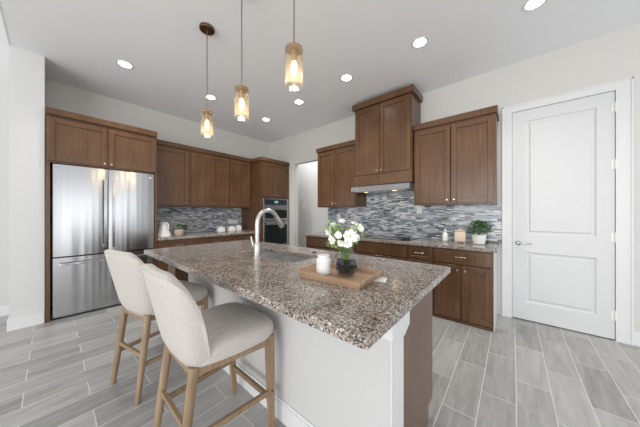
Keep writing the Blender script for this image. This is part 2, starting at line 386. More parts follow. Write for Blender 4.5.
def crown(parent, w, d, z, h=.085, p=.028, left=True, right=True):
    b = MB(); xl = -p if left else 0; xr = w + p if right else w
    # stepped moulding: slim cove under a taller flat band
    b.box(0, .002, z, w, d, z + .012)
    b.box(xl, -p - .008, z + .010, xr, d, z + h, .003, 1)
    return b.build('crown_moulding', 'cab', parent)

RA = PI / 2   # a cabinet on the left wall: local x runs along +y, front faces +x

# refrigerator surround
fs = thing('refrigerator_cabinet', 'tall brown wood surround with two short doors above the steel refrigerator', 'cabinet', (-4.13, -.05, 0), RA)
dF = -XA - 4.13 - .006
b = MB(); b.box(0, .0, 0, .035, dF, 2.42); b.box(1.055, 0, 0, 1.082, dF, 2.42); b.build('side_panel', 'cab', fs)
b = MB(); b.box(.036, .004, 1.87, 1.054, dF, 2.419); b.build('body', 'cab', fs)
d1 = shaker(fs, .012, 1.89, .530, 2.398); d2 = shaker(fs, .535, 1.89, 1.070, 2.398)
knob(d1, .500, 1.925); knob(d2, .566, 1.925)
crown(fs, 1.082, dF, 2.42, .085, .024, False, False)

# refrigerator
fr = thing('refrigerator', 'stainless steel french door refrigerator with a bottom freezer drawer', 'refrigerator', (-4.14, .006, 0), RA)
MB().box(0.004, .075, .02, .986, .66, 1.845).build('body', 'black', fr)
MB().box(.02, .05, .012, .97, .3, .06).build('toe_grille', 'black', fr)
def fdoor(x0, x1, z0, z1, name):
    def f(u, v):
        x = x0 + (x1 - x0) * u; return (x, -.012 * math.sin(PI * u) ** .5 if 0 < u < 1 else 0, z0 + (z1 - z0) * v)
    b = MB(); g = b.grid(f, 12, 1); bm = b.bm
    back = [bm.verts.new((x0, .07, z0)), bm.verts.new((x1, .07, z0)), bm.verts.new((x1, .07, z1)), bm.verts.new((x0, .07, z1))]
    bm.faces.new(back); bm.faces.new((g[0][0], g[0][1], back[3], back[0])); bm.faces.new((g[-1][0], g[-1][1], back[2], back[1]))
    bm.faces.new([r[0] for r in g] + [back[1], back[0]]); bm.faces.new([r[1] for r in g] + [back[2], back[3]])
    return b.build(name, 'steel', fr, True)
def vhandle(parent, x, z0, z1):
    b = MB(); n = 10; pts = [(x, -.042 - .016 * math.sin(PI * i / n), z0 + (z1 - z0) * i / n) for i in range(n + 1)]
    for a, q in zip(pts, pts[1:]): b.bar(a, q, .026, .016)
    b.box(x - .012, -.05, z0, x + .012, -.0, z0 + .03); b.box(x - .012, -.05, z1 - .03, x + .012, -.0, z1)
    return b.build('handle', 'handle', parent, label='long vertical steel handle')
a = fdoor(0, .479, .752, 1.858, 'door'); vhandle(a, .448, .83, 1.72)
q = fdoor(.486, .990, .752, 1.858, 'door'); vhandle(q, .532, .82, 1.715)
MB().box(.895, -.007, 1.79, .955, -.0, 1.808).build('badge', 'paper', q, label='small pale badge near the top corner')
z = fdoor(0, .990, .03, .735, 'freezer_drawer')
b = MB(); b.box(.05, -.055, .645, .94, -.035, .675, .006); b.box(.07, -.04, .65, .095, 0, .67); b.box(.895, -.04, .65, .92, 0, .67); b.build('handle', 'steelh', z, label='wide horizontal steel handle')

# upper cabinets on the left wall
def upper(name, label, loc, rz, w, d, z0, z1, doors, ch=.085, left=False, right=False, group='brown wall cabinets'):
    t = thing(name, label, 'cabinet', loc, rz, group)
    carcass(t, w, d, z0, z1 + .01)
    for (x0, x1, kx) in doors:
        s = shaker(t, x0, z0 + .018, x1, z1 - .01)
        knob(s, kx, z0 + .062)
    crown(t, w, d, z1 + .01, ch, .018, left, right); return t
XU = -4.43; dU = -XA + XU - .004
upper('wall_cabinet', 'single door brown wall cabinet beside the refrigerator surround, above the white pitcher', (XU, 1.036, 0), RA, .562, dU, 1.395, 2.385, [(.03, .54, .50)])
upper('wall_cabinet', 'double door brown wall cabinet in the middle of the left wall', (XU, 1.600, 0), RA, .752, dU, 1.395, 2.385, [(.02, .372, .340), (.376, .742, .408)])
upper('wall_cabinet', 'single door brown wall cabinet next to the oven tower', (XU, 2.354, 0), RA, .50, dU, 1.395, 2.385, [(.018, .47, .055)])

# base cabinets on the left wall
def base(label, loc, rz, w, d, drawers, doors, ztop=.857, dz=(.685, .835), end=None):
    t = thing('base_cabinet', label, 'cabinet', loc, rz, 'brown base cabinets')
    carcass(t, w, d, .0, ztop)
    for (x0, x1, style, px) in drawers:
        s = slab(t, x0, dz[0], x1, dz[1]) if style == 'slab' else shaker(t, x0, dz[0], x1, dz[1], 'drawer', .042)
        if px is not None: pull(s, px, (dz[0] + dz[1]) / 2 + .008, min(.11, (x1 - x0) * .4))
    for (x0, x1, kx) in doors:
        s = shaker(t, x0, .045, x1, .668)
        if kx: knob(s, kx, .612)
    if end: MB().box(w, .0, 0, w + .006, d, ztop).build('end_panel', 'wallw', t, label='pale end panel')
    return t
XBa = -4.105; dBa = -XA + XBa - .004
base('brown base cabinet below the white pitcher and small basket plant', (XBa, 1.036, 0), RA, .56, dBa, [(.02, .545, 'slab', .28)], [(.02, .28, .25), (.285, .545, .315)])
base('brown base cabinet in the middle of the left wall, below the bare worktop', (XBa, 1.598, 0), RA, .63, dBa, [(.015, .615, 'slab', .31)], [(.015, .312, .28), (.317, .615, .35)])
base('brown base cabinet against the oven tower, below the white canisters', (XBa, 2.230, 0), RA, .622, dBa, [(.015, .605, 'slab', .31)], [(.015, .308, .28), (.312, .605, .345)])
tag(MB().box(XA + .002, 1.036, .859, -4.07, 2.852, .897, .004).build('worktop', 'granite'), 'brown granite worktop along the left wall under the wall cabinets', 'worktop')
tag(MB().box(XA + .001, 1.036, .899, XA + .012, 2.852, 1.392).build('backsplash', 'mosaic'), 'blue grey mosaic strip backsplash behind the white pitcher on the left wall', 'backsplash')

# oven tower
TX = -4.06; ty0, tw = 2.862, .775; dT = -XA + TX - .004
tw_t = thing('oven_tower', 'tall brown cabinet holding the built in double oven', 'cabinet', (TX, ty0, 0), RA)
b = MB(); b.box(0, 0, 0, .03, dT, 2.385); b.box(tw - .03, 0, 0, tw, dT, 2.385); b.box(.03, 0, 1.602, tw - .03, dT, 1.64); b.box(.03, 0, .45, tw - .03, dT, .495)
b.box(.03, 0, 2.345, tw - .03, dT, 2.385); b.box(.03, .02, 1.64, tw - .03, .04, 2.345); b.box(.03, .005, 0, tw - .03, .03, .45); b.build('body', 'cab', tw_t)
d1 = shaker(tw_t, .02, 1.63, .385, 2.372); d2 = shaker(tw_t, .39, 1.63, tw - .02, 2.372); knob(d1, .355, 1.675); knob(d2, .42, 1.675)
s = slab(tw_t, .02, .09, tw - .02, .44); pull(s, .387, .33)
crown(tw_t, tw, dT, 2.385, .085, .024, True, False)
ov = thing('wall_oven', 'stainless steel double wall oven with dark glass doors in the tower', 'oven', (TX - .002, ty0 + .034, 0), RA); ow = tw - .068
MB().box(.002, .02, .50, ow - .002, .55, 1.598).build('body', 'black', ov)
cp = MB().box(0, -.022, 1.448, ow, .02, 1.598, .003).build('control_panel', 'steelh', ov)
MB().box(.04, -.0235, 1.462, ow - .04, -.022, 1.582).build('display', 'display', cp)
b = MB(); b.box(ow * .43, -.0245, 1.50, ow * .57, -.0235, 1.55); b.build('clock', plain('clock_glow', (.1, .2, .22), .3, emit=(.35, .7, .75), es=.35), cp)
def odoor(z0, z1, hz):
    d = MB(); d.box(0, -.03, z0, ow, .018, z1, .004); d = d.build('oven_door', 'steelh', ov)
    MB().box(.045, -.032, z0 + .05, ow - .045, -.029, z1 - .085).build('window', 'ovenglass', d)
    h = MB(); h.tube([(.04, -.075, hz), (ow - .04, -.075, hz)], .011, 12)
    for x in (.08, ow - .08): h.tube([(x, -.03, hz), (x, -.075, hz)], .008, 8)
    h.build('handle', 'handle', d, True)
odoor(1.115, 1.440, 1.400); odoor(.52, 1.105, 1.060)

# cooktop wall
YF = 3.058; dBb = YB - YF - .004
base('brown base cabinet at the right end, below the potted plant beside the white door', (-.752, YF, 0), 0, .594, dBb, [(.015, .579, 'slab', .297)], [(.015, .293, .258), (.301, .579, .336)], end=True)
base('narrow brown base cabinet with a framed drawer, between cooktop and plant cabinets', (-1.066, YF, 0), 0, .312, dBb, [(.012, .300, 'framed', .156)], [(.012, .300, .265)])
base('widest brown base cabinet, below the cooktop', (-1.862, YF, 0), 0, .794, dBb, [(.015, .779, 'slab', None)], [(.015, .395, .36), (.399, .779, .434)])
base('brown base cabinet behind the flowers, left of the cooktop', (-2.372, YF, 0), 0, .508, dBb, [(.015, .493, 'slab', .254)], [(.015, .252, .22), (.256, .493, .29)])
base('leftmost brown base cabinet on the cooktop wall, beside the hall opening', (-2.93, YF, 0), 0, .556, dBb, [(.015, .541, 'slab', .278)], [(.015, .276, .24), (.28, .541, .315)])
tag(MB().box(-2.965, 3.018, .859, -.128, YB - .002, .897, .004).build('worktop', 'granite'), 'brown granite worktop along the cooktop wall, ending at the white door', 'worktop')
tag(MB().box(-2.872, YB - .012, .899, -.108, YB - .001, 1.384).box(-1.99, YB - .012, 1.384, -1.06, YB - .001, 1.70).build('backsplash', 'mosaic'), 'blue grey mosaic strip backsplash behind the cooktop', 'backsplash')
YU = 3.30; dUb = YB - YU - .014
upper('wall_cabinet', 'double door brown wall cabinet right of the hood, beside the white door', (-1.062, YU, 0), 0, .912, dUb, 1.386, 2.41, [(.018, .450, .416), (.462, .896, .496)], .087, False, True)
upper('wall_cabinet', 'double door brown wall cabinet left of the hood, beside the hall opening', (-2.862, YU, 0), 0, .862, dUb, 1.386, 2.41, [(.018, .415, .385), (.423, .846, .455)], .087, True, False)
YH = 3.237
hc = thing('hood_cabinet', 'tall raised brown cabinet over the cooktop enclosing the range hood', 'cabinet', (-1.985, YH, 0), 0); hw = .912; dH = YB - YH - .014
b = MB(); b.box(0, 0, 1.712, hw, dH, 2.945); b.build('body', 'cab', hc)
b = MB(); b.box(-.008, -.022, 1.712, hw + .004, 0, 1.868, .004); b.build('valance', 'cab', hc)
d1 = shaker(hc, .014, 1.884, .435, 2.935, rail=.065); d2 = shaker(hc, .441, 1.884, .898, 2.935, rail=.065); knob(d1, .405, 1.925); knob(d2, .472, 1.925)
crown(hc, hw, dH, 2.945, .10, .034)
hd = thing('range_hood', 'slim stainless steel range hood under the raised brown cabinet', 'range hood', (-1.985, YH, 0), 0)
b = MB(); b.hexa([(-.012, -.115, 1.612), (.918, -.115, 1.612), (.918, dH, 1.612), (-.012, dH, 1.612)], [(-.012, -.10, 1.692), (.918, -.10, 1.692), (.918, dH, 1.71), (-.012, dH, 1.71)])
b.build('body', 'steelh', hd)
MB().box(.04, -.08, 1.604, .86, dH - .06, 1.611).build('filter', 'handle', hd)
for x in (.22, .68): MB().lathe([(.03, 1.600), (.028, 1.606), (.001, 1.606)], (x, -.04, 0), 16).build('lamp', 'hoodlamp', hd)
lp = bpy.data.lights.new('hood_light', 'POINT'); lp.energy = 0.2; lp.color = (1, .78, .5); lp.shadow_soft_size = .05
lo = bpy.data.objects.new('hood_light', lp); COL.objects.link(lo); lo.parent = hd; lo.location = (.68, -.02, 1.565)

ck = thing('cooktop', 'flat black glass cooktop set in the granite below the hood', 'cooktop', (-1.46, 3.36, .897), 0)
MB().box(-.39, -.24, 0, .39, .20, .007, .003).build('glass_top', 'blackglass', ck)
for x, y, r in ((-.24, -.1, .09), (-.24, .1, .07), (.02, .0, .11), (.2, .1, .07)): MB().lathe([(r - .004, .0072), (r, .0072), (r, .0078), (r - .004, .0078)], (x, y, 0), 28, False).build('burner_ring', 'handle', ck)
for i in range(4):
    MB().lathe([(.021, .007), (.021, .014), (.016, .03), (.001, .031)], (.27 + .035 * (i % 2), -.17 + .055 * i, 0), 14).build('control_knob', 'black', ck, True)

plate((-2.60, YB - .0125, 1.20), 0, .085, .125, 'white outlet plate on the mosaic behind the flowers', 'outlet', 1)
plate((-1.09, YB - .0125, 1.335), 0, .075, .115, 'outlet plate high on the mosaic beside the range hood', 'outlet', 1)
plate((XA + .0125, 2.64, 1.085), RA, .23, .085, 'wide white outlet plate on the mosaic above the white canisters', 'outlet', 4)

# ------------------------------------------------------------------ counter objects
bt = thing('soap_bottle', 'white soap bottle with a narrow stopper neck, left of the cream canister', 'bottle', (-.690, 3.40, .897))
MB().lathe([(.030, .012), (.034, .016), (.035, .085), (.030, .105), (.014, .118), (.012, .128)], n=20).build('body', 'white', bt, True)
MB().lathe([(.031, 0), (.031, .012)], n=20).build('base', 'woodlid', bt, True, label='tan wooden base ring')
MB().lathe([(.008, .128), (.008, .138), (.014, .142), (.014, .158), (.009, .164)], n=14).build('stopper', 'white', bt, True)
cn = thing('canister', 'cream square canister with a knobbed lid beside the potted plant', 'canister', (-.513, 3.37, .897), .1)
MB().box(-.062, -.055, .014, .062, .055, .145, .014, 3).build('body', 'cream', cn, True)
b = MB(); b.box(-.058, -.05, .147, .058, .05, .163, .006, 2); b.lathe([(.016, .163), (.02, .176), (.018, .182), (.001, .183)], (0, 0, 0), 14); b.build('lid', 'cream', cn, True)
for sx in (-1, 1): MB().box(sx * .045 - .01, -.045, 0, sx * .045 + .01, .045, .014).build('foot', 'woodlid', cn)

def bush(b, c, rx, rz, n, L, w, seed, core=.2):
    rd = random.Random(seed)
    for i in range(n):
        th = rd.random() * 2 * PI; ph = math.acos(rd.uniform(-.25, 1)); r = rd.uniform(core, 1) ** .6
        d = Vector((math.sin(ph) * math.cos(th), math.sin(ph) * math.sin(th), math.cos(ph)))
        p = Vector((c[0] + d.x * rx * r, c[1] + d.y * rx * r, c[2] + d.z * rz * r))
        dd = d + Vector((rd.uniform(-.8, .8), rd.uniform(-.8, .8), rd.uniform(-.5, .6)))
        b.leaf(p, dd, L * rd.uniform(.7, 1.2), w * rd.uniform(.7, 1.2), Vector((rd.uniform(-.5, .5), rd.uniform(-.5, .5), 1)))
    return b
pp = thing('potted_plant', 'leafy green plant in a white pot beside the white door', 'plant', (-.315, 3.36, .897))
MB().lathe([(.045, 0), (.058, .006), (.072, .075), (.076, .115), (.070, .115), (.066, .10), (.001, .10)], n=28).build('pot', 'white', pp, True)
MB().lathe([(.066, .098), (.03, .104), (.001, .105)], n=20).build('soil', 'soil', pp)
bush(MB(), (0, 0, .165), .115, .115, 520, .036, .017, 3).build('foliage', 'leaf', pp)
rd = random.Random(8); sb = MB()
for i in range(14): sb.tube([(0, 0, .10), (rd.uniform(-.03, .03), rd.uniform(-.03, .03), .15), (rd.uniform(-.09, .09), rd.uniform(-.09, .09), rd.uniform(.15, .21))], .0018, 5)
sb.build('stems', 'stem', pp)

pc = thing('pitcher', 'white ceramic pitcher with a flared base on the left worktop', 'pitcher', (-4.30, 1.165, .897), .4)
MB().lathe([(.102, 0), (.107, .008), (.092, .06), (.068, .13), (.054, .18), (.051, .205), (.060, .232), (.056, .231), (.047, .205), (.046, .18), (.001, .16)], n=28).build('body', 'white', pc, True)
hb = MB(); hb.tube([(.050, 0, .208), (.09, 0, .21), (.112, 0, .175), (.106, 0, .12), (.074, 0, .10)], .008, 10); hb.build('handle', 'white', pc, True)
MB().hexa([(-.046, -.018, .205), (-.046, .018, .205), (-.056, .018, .229), (-.056, -.018, .229)], [(-.072, -.004, .229), (-.072, .004, .229), (-.077, .004, .238), (-.077, -.004, .238)]).build('spout', 'white', pc)
bp = thing('basket_plant', 'small green plant in a pale woven pot beside the pitcher', 'plant', (-4.28, 1.385, .897))
MB().lathe([(.055, 0), (.068, .02), (.075, .06), (.066, .105), (.062, .105), (.058, .085), (.001, .085)], n=24).build('pot', 'basket', bp, True)
bb = MB(); bush(bb, (0.0, 0.02, .125), .085, .06, 70, .05, .02, 5)
rd = random.Random(4)
for i in range(40): bb.leaf((rd.uniform(-.03, .03), rd.uniform(.04, .15), rd.uniform(.09, .17)), (rd.uniform(-1, 1), rd.uniform(0, 1), rd.uniform(-.3, .4)), .045, .018)
bb.build('foliage', 'leaf', bp)
def box_can(loc, w, d, h, label):
    t = thing('white_canister', label, 'canister', loc, .05, 'white canisters on the left worktop')
    MB().box(-w / 2, -d / 2, 0, w / 2, d / 2, h, .012, 3).build('body', 'white', t, True)
    MB().box(-w / 2 + .004, -d / 2 + .004, h + .001, w / 2 - .004, d / 2 - .004, h + .022, .006, 2).build('lid', 'whitematte', t, True)
    MB().box(-w * .25, -d * .25, h + .022, w * .25, d * .25, h + .034, .004).build('handle', 'whitematte', t)
box_can((-4.42, 2.17, .897), .10, .13, .075, 'low white canister on the left worktop, standing apart from the other two')
box_can((-4.44, 2.40, .897), .10, .14, .075, 'wider low white canister in the pair below the outlet plate')
box_can((-4.46, 2.57, .897), .09, .11, .095, 'taller white canister nearest the oven tower')

# ------------------------------------------------------------------ island
IX0, IX1, IY0, IY1 = -2.87, -.330, .606, 1.79
KY, EX, CY = .918, -.391, 1.545
isl = thing('kitchen_island', 'long kitchen island with white seating side and brown end panel', 'island', (0, 0, 0))
MB().box(-2.58, KY, 0, EX, 1.05, .857).build('knee_wall', 'panel', isl, label='white painted seating side')
MB().box(EX + .0005, KY - .002, 0, EX + .006, 1.05, .857).build('corner_board', 'trim', isl, label='bright white corner board')
b = MB(); b.box(-2.58, KY - .014, 0, EX + .0, KY, .112); b.box(-2.58, KY - .009, .112, EX, KY, .128); b.build('baseboard', 'trim', isl)
b = MB(); b.box(EX - .12, KY - .004, .738, EX + .010, 1.12, .858); b.hexa([(EX - .11, KY + .05, .708), (EX + .0095, KY + .05, .708), (EX + .0095, 1.056, .708), (EX - .11, 1.056, .708)], [(EX - .11, KY + .0, .7385), (EX + .0095, KY + .0, .7385), (EX + .0095, 1.118, .7385), (EX - .11, 1.118, .7385)])
b.build('support_block', 'trim', isl, label='white block under the overhang')
b = MB(); b.box(EX - .02, 1.052, 0, EX, CY - .07, .857); b.box(EX - .02, CY - .07, .105, EX, CY + .02, .857); b.build('end_panel', 'endp', isl, label='flat brown wood end panel')
b = MB(); b.box(-2.80, 1.051, .105, -2.04, CY, .857); b.box(-2.04, 1.051, .105, -1.20, CY, .62); b.box(-1.20, 1.051, .105, EX - .021, CY, .857); b.box(-2.80, 1.051, 0, EX - .021, CY - .07, .104)
b.box(-2.80, .80, 0, -2.585, 1.05, .857); b.build('cabinet_body', 'cab', isl)
xs = [-2.79, -2.43, -2.05, -1.63, -1.20, -.81, EX - .03]
for x0, x1 in zip(xs, xs[1:]):
    b = MB(); yy = CY; r = .055
    z1 = .84
    b.box(x0 + .006, yy, .12, x0 + r, yy + .02, z1); b.box(x1 - r, yy, .12, x1 - .006, yy + .02, z1); b.box(x0 + r, yy, .12, x1 - r, yy + .02, .12 + r); b.box(x0 + r, yy, z1 - r, x1 - r, yy + .02, z1); b.box(x0 + r, yy, .12 + r, x1 - r, yy + .009, z1 - r)
    dd = b.build('door', 'cab', isl)
# counter slab with sink cutout (thing of its own)
SX0, SX1, SY0, SY1 = -2.02, -1.27, 1.185, 1.50
b = MB(); zt, zb = .90, .859
def ring_slab(b, o, i, z0, z1):
    bm = b.bm
    def loop(r, z): return [bm.verts.new(p) for p in ((r[0], r[1], z), (r[2], r[1], z), (r[2], r[3], z), (r[0], r[3], z))]
    ot, it, ob, ib = loop(o, z1), loop(i, z1), loop(o, z0), loop(i, z0)
    for k in range(4):
        n = (k + 1) % 4
        bm.faces.new((ot[k], ot[n], it[n], it[k])); bm.faces.new((ob[k], ib[k], ib[n], ob[n])); bm.faces.new((ob[k], ob[n], ot[n], ot[k])); bm.faces.new((it[k], it[n], ib[n], ib[k]))
ring_slab(b, (IX0, IY0, IX1, IY1), (SX0, SY0, SX1, SY1), zb, zt)
ic = tag(b.build('island_countertop', 'granite'), 'large brown speckled granite slab on top of the island', 'countertop')
md = ic.modifiers.new('bevel', 'BEVEL'); md.width = .005; md.segments = 2; md.limit_method = 'ANGLE'
sk = thing('sink', 'undermount stainless steel sink set into the island granite', 'sink', (0, 0, 0))
def basin(x0, x1):
    b = MB(); bm = b.bm; y0, y1 = SY0 - .006, SY1 + .006; zt, zb_ = .857, .665
    def lp(i, z): return [bm.verts.new(p) for p in ((x0 + i, y0 + i, z), (x1 - i, y0 + i, z), (x1 - i, y1 - i, z), (x0 + i, y1 - i, z))]
    L = [lp(0, zt), lp(.006, zb_ + .03), lp(.03, zb_)]
    for a, q in zip(L, L[1:]):
        for k in range(4): bm.faces.new((a[k], a[(k + 1) % 4], q[(k + 1) % 4], q[k]))
    bm.faces.new(L[-1]); o = b.build('basin', 'sink', sk)
    s = o.modifiers.new('wall', 'SOLIDIFY'); s.thickness = .003; s.offset = 1
    MB().lathe([(.04, zb_ + .002), (.035, zb_ + .004), (.001, zb_ + .003)], ((x0 + x1) / 2, (y0 + y1) / 2, 0), 20).build('drain', 'handle', o, True)
basin(SX0 - .006, -1.66); basin(-1.645, SX1 + .006)
b = MB(); b.box(-1.659, SY0 - .006, .80, -1.646, SY1 + .006, .845, .003); b.build('divider', 'nickel', sk)

fc = thing('faucet', 'tall satin nickel gooseneck faucet rising beside the island sink', 'faucet', (-1.622, 1.105, .90), 0)
MB().lathe([(.036, 0), (.036, .006), (.030, .012), (.029, .11), (.024, .125), (.0195, .13)], n=20).build('base', 'nickel', fc, True)
R = .108; pts = [(0, 0, .13), (0, 0, .22), (0, 0, .285)] + [(0, R - R * math.cos(t * PI / 12), .285 + R * 1.03 * math.sin(t * PI / 12)) for t in range(1, 11)]
MB().tube(pts, .0195, 14).build('gooseneck', 'nickel', fc, True)
e = Vector(pts[-1]); dirv = (Vector(pts[-1]) - Vector(pts[-2])).normalized()
MB().tube([e, e + dirv * .02, e + dirv * .10, e + dirv * .115], [.020, .023, .026, .021], 14).build('spray_head', 'nickel', fc, True)
MB().tube([(-.02, 0, .085), (-.045, 0, .088), (-.055, -.004, .10), (-.075, -.01, .175)], [.013, .012, .010, .007], 10).build('lever', 'nickel', fc, True)
ab = thing('air_switch', 'small round dark button on the granite at the far edge of the sink', 'button', (-1.43, 1.60, .90))
MB().lathe([(.02, 0), (.02, .008), (.012, .012), (.001, .012)], n=16).build('button', 'black', ab, True)

# tray with jar, vase and flowers
TA = 0.07
tr = thing('serving_tray', 'light wooden serving tray with sloped raised ends on the island', 'tray', (-.765, 1.085, .9005), TA)
tx, ty_, th = .175, .125, .036
MB().box(-tx, -ty_, 0, tx, ty_, .010).build('base', 'tray', tr)
for s in (-1, 1):
    MB().hexa([(-tx - .012, s * (ty_ + .002), 0), (tx + .012, s * (ty_ + .002), 0), (tx + .012, s * (ty_ + .012), 0), (-tx - .012, s * (ty_ + .012), 0)],
              [(-tx - .026, s * (ty_ + .010), th), (tx + .026, s * (ty_ + .010), th), (tx + .026, s * (ty_ + .020), th), (-tx - .026, s * (ty_ + .020), th)]).build('long_side', 'tray', tr)
    MB().hexa([(s * (tx + .001), -ty_, 0), (s * (tx + .012), -ty_, 0), (s * (tx + .012), ty_, 0), (s * (tx + .001), ty_, 0)],
              [(s * (tx + .030), -ty_ - .01, th + .012), (s * (tx + .042), -ty_ - .01, th + .012), (s * (tx + .042), ty_ + .01, th + .012), (s * (tx + .030), ty_ + .01, th + .012)]).build('sloped_end', 'tray', tr)
tag(MB().box(-.075, -.045, 0, .075, .045, .0015).build('paper_card', 'paper', loc=(-.605, 1.175, .9003)), 'white paper card lying on the granite under the right end of the tray', 'paper').rotation_euler = (0, 0, .35)
jr = thing('white_jar', 'white ribbed lidded jar on the left end of the wooden tray', 'jar', (-.862, 1.050, .911))
MB().lathe([(.038, 0), (.043, .005), (.044, .02), (.0435, .07), (.045, .078), (.044, .088), (.036, .096), (.035, .10)], n=28).build('body', 'whitematte', jr, True)
MB().lathe([(.036, .101), (.037, .107), (.034, .113), (.001, .114)], n=24).build('lid', 'whitematte', jr, True)
VX, VY, VZ = -.742, 1.112, .911
vs = thing('glass_vase', 'round clear glass vase with dark stones on the wooden tray', 'vase', (VX, VY, VZ))
prof = [(.038, 0.002), (.055, .012), (.070, .042), (.075, .074), (.068, .108), (.048, .136), (.034, .152), (.033, .168), (.043, .186)]
MB().lathe([(.001, .002)] + prof, n=32, cap=False).build('glass', 'vase', vs, True)
vst = MB(); rd = random.Random(2)
for i in range(230):
    th = rd.random() * 2 * PI; zz = rd.uniform(.012, .088); rr = (.034 + .024 * min(1, zz / .045)) * math.sqrt(rd.random()); s_ = rd.uniform(.007, .011)
    r_ = bmesh.ops.create_icosphere(vst.bm, subdivisions=1, radius=s_)
    for v in r_['verts']: v.co = Vector((v.co.x * 1.2, v.co.y, v.co.z * .7)) + Vector((rr * math.cos(th), rr * math.sin(th), zz))
so = vst.build('river_stones', 'stone', None, True, kind='stuff', loc=(VX, VY, VZ)); tag(so, 'dark stones filling the lower half of the glass vase', 'stones')

# flowers
def flower(base, head, nrm, size, label, grp, petals=8, seed=0):
    t = thing('cosmos_flower', label, 'flower', base, 0, grp); rd = random.Random(seed)
    hd_ = Vector(head) - Vector(base); nrm = Vector(nrm).normalized(); u = nrm.orthogonal().normalized(); v = nrm.cross(u)
    b = MB()
    for k in range(petals):
        a = 2 * PI * k / petals + rd.uniform(-.1, .1); d = u * math.cos(a) + v * math.sin(a); sd = nrm.cross(d); L = size * rd.uniform(.9, 1.08); w = size * .62
        cup = rd.uniform(.05, .3)
        P = lambda f, s, hh: b.bm.verts.new(hd_ + d * L * f + sd * w * s + nrm * L * hh)
        rows = [[P(.1, -.12, 0), P(.1, .12, 0)], [P(.5, -.42, cup * .5), P(.5, 0, cup * .3), P(.5, .42, cup * .5)], [P(.85, -.48, cup), P(.88, 0, cup * .7), P(.85, .48, cup)], [P(1.0, -.2, cup * .9), P(1.0, .2, cup * .9)]]
        F = b.bm.faces.new
        F((rows[0][0], rows[0][1], rows[1][1])); F((rows[0][0], rows[1][1], rows[1][0])); F((rows[0][1], rows[1][2], rows[1][1]))
        F((rows[1][0], rows[1][1], rows[2][1], rows[2][0])); F((rows[1][1], rows[1][2], rows[2][2], rows[2][1]))
        F((rows[2][0], rows[2][1], rows[3][0])); F((rows[2][1], rows[2][2], rows[3][1])); F((rows[2][1], rows[3][1], rows[3][0]))
    pe = b.build('petals', 'petal', t)
    c_ = MB(); r_ = bmesh.ops.create_icosphere(c_.bm, subdivisions=2, radius=size * .14)
    for q in r_['verts']: q.co = q.co + hd_ + nrm * size * .08
    c_.build('flower_centre', 'pollen', t, True)
    mid = hd_ * .5 + Vector((0, 0, .02)); MB().tube([(0, 0, 0), mid, hd_ - nrm * .004], .0017, 6).build('stem', 'stem', t)
    return t
# image-right and image-up at the vase, used only to describe the bouquet's spread in metres
RT = Vector((.7625, .647, 0)); FW = Vector((-.647, .7625, 0)); UP = Vector((0, 0, 1))
GF = 'white cosmos flowers in the glass vase'
spec = [  # right, up, toward camera, normal, size, label
    (.012, .196, .060, (0.1, .2, .97), .040, 'large open white cosmos facing the room with its yellow centre showing'),
    (.000, .160, .055, (-.3, -.25, .9), .034, 'white cosmos hanging low over the vase neck below the large open one'),
    (-.068, .175, .035, (-.7, -.2, .7), .034, 'lowest white cosmos drooping at the left side of the vase'),
    (-.082, .215, .020, (-.7, .3, .6), .030, 'white cosmos at the far left of the bouquet'),
    (-.040, .200, .045, (-.35, .1, .93), .028, 'small white cosmos left of the large open bloom'),
    (-.062, .248, .000, (-.5, .6, .6), .026, 'upper left white cosmos in the bouquet'),
    (.060, .235, .020, (.5, .5, .7), .034, 'upper right white cosmos in the bouquet'),
    (.040, .255, -.02, (.3, .8, .5), .028, 'white cosmos at the top right of the bouquet'),
    (-.020, .270, -.01, (-.1, .8, .5), .026, 'white cosmos bud cluster at the top of the bouquet'),
    (.028, .225, .030, (.3, .3, .9), .028, 'white cosmos just right of the large bloom, tucked behind it'),
    (.045, .185, .035, (.6, -.1, .8), .027, 'low white cosmos on the right side of the bouquet'),
    (-.030, .160, .045, (-.5, -.4, .8), .028, 'white cosmos low and left over the vase rim'),
]
for i, (r, u, f, nn, sz, lab) in enumerate(spec):
    hp = Vector((VX, VY, VZ)) + RT * (r * 1.25) + UP * (.16 + (u + .03 - .16) * 1.1) - FW * f
    nv = RT * nn[0] + UP * nn[1] - FW * nn[2]
    sz *= 1.0 if i == 0 else .82
    flower((VX + RT.x * r * .12, VY + RT.y * r * .12, VZ + .075), hp, nv, sz, lab, GF, 8, i)
gb = thing('greenery', 'light green leafy sprays among the white flowers in the vase', 'foliage', (VX, VY, VZ + .075))
rd = random.Random(11); b = MB(); sb = MB()
for i in range(30):
    tip = RT * rd.uniform(-.12, .12) + UP * rd.uniform(.10, .23) - FW * rd.uniform(-.06, .07)
    p = [Vector((0, 0, 0)), Vector((tip.x * .25, tip.y * .25, max(.07, tip.z * .6))), tip]; sb.tube(p, .0013, 5)
    for k in range(12):
        q = p[1].lerp(tip, k / 11); b.leaf(q, Vector((rd.uniform(-1, 1), rd.uniform(-1, 1), rd.uniform(-.2, 1))), rd.uniform(.024, .040), .016)
b.build('leaves', 'lime', gb); sb.build('stems', 'stem', gb)

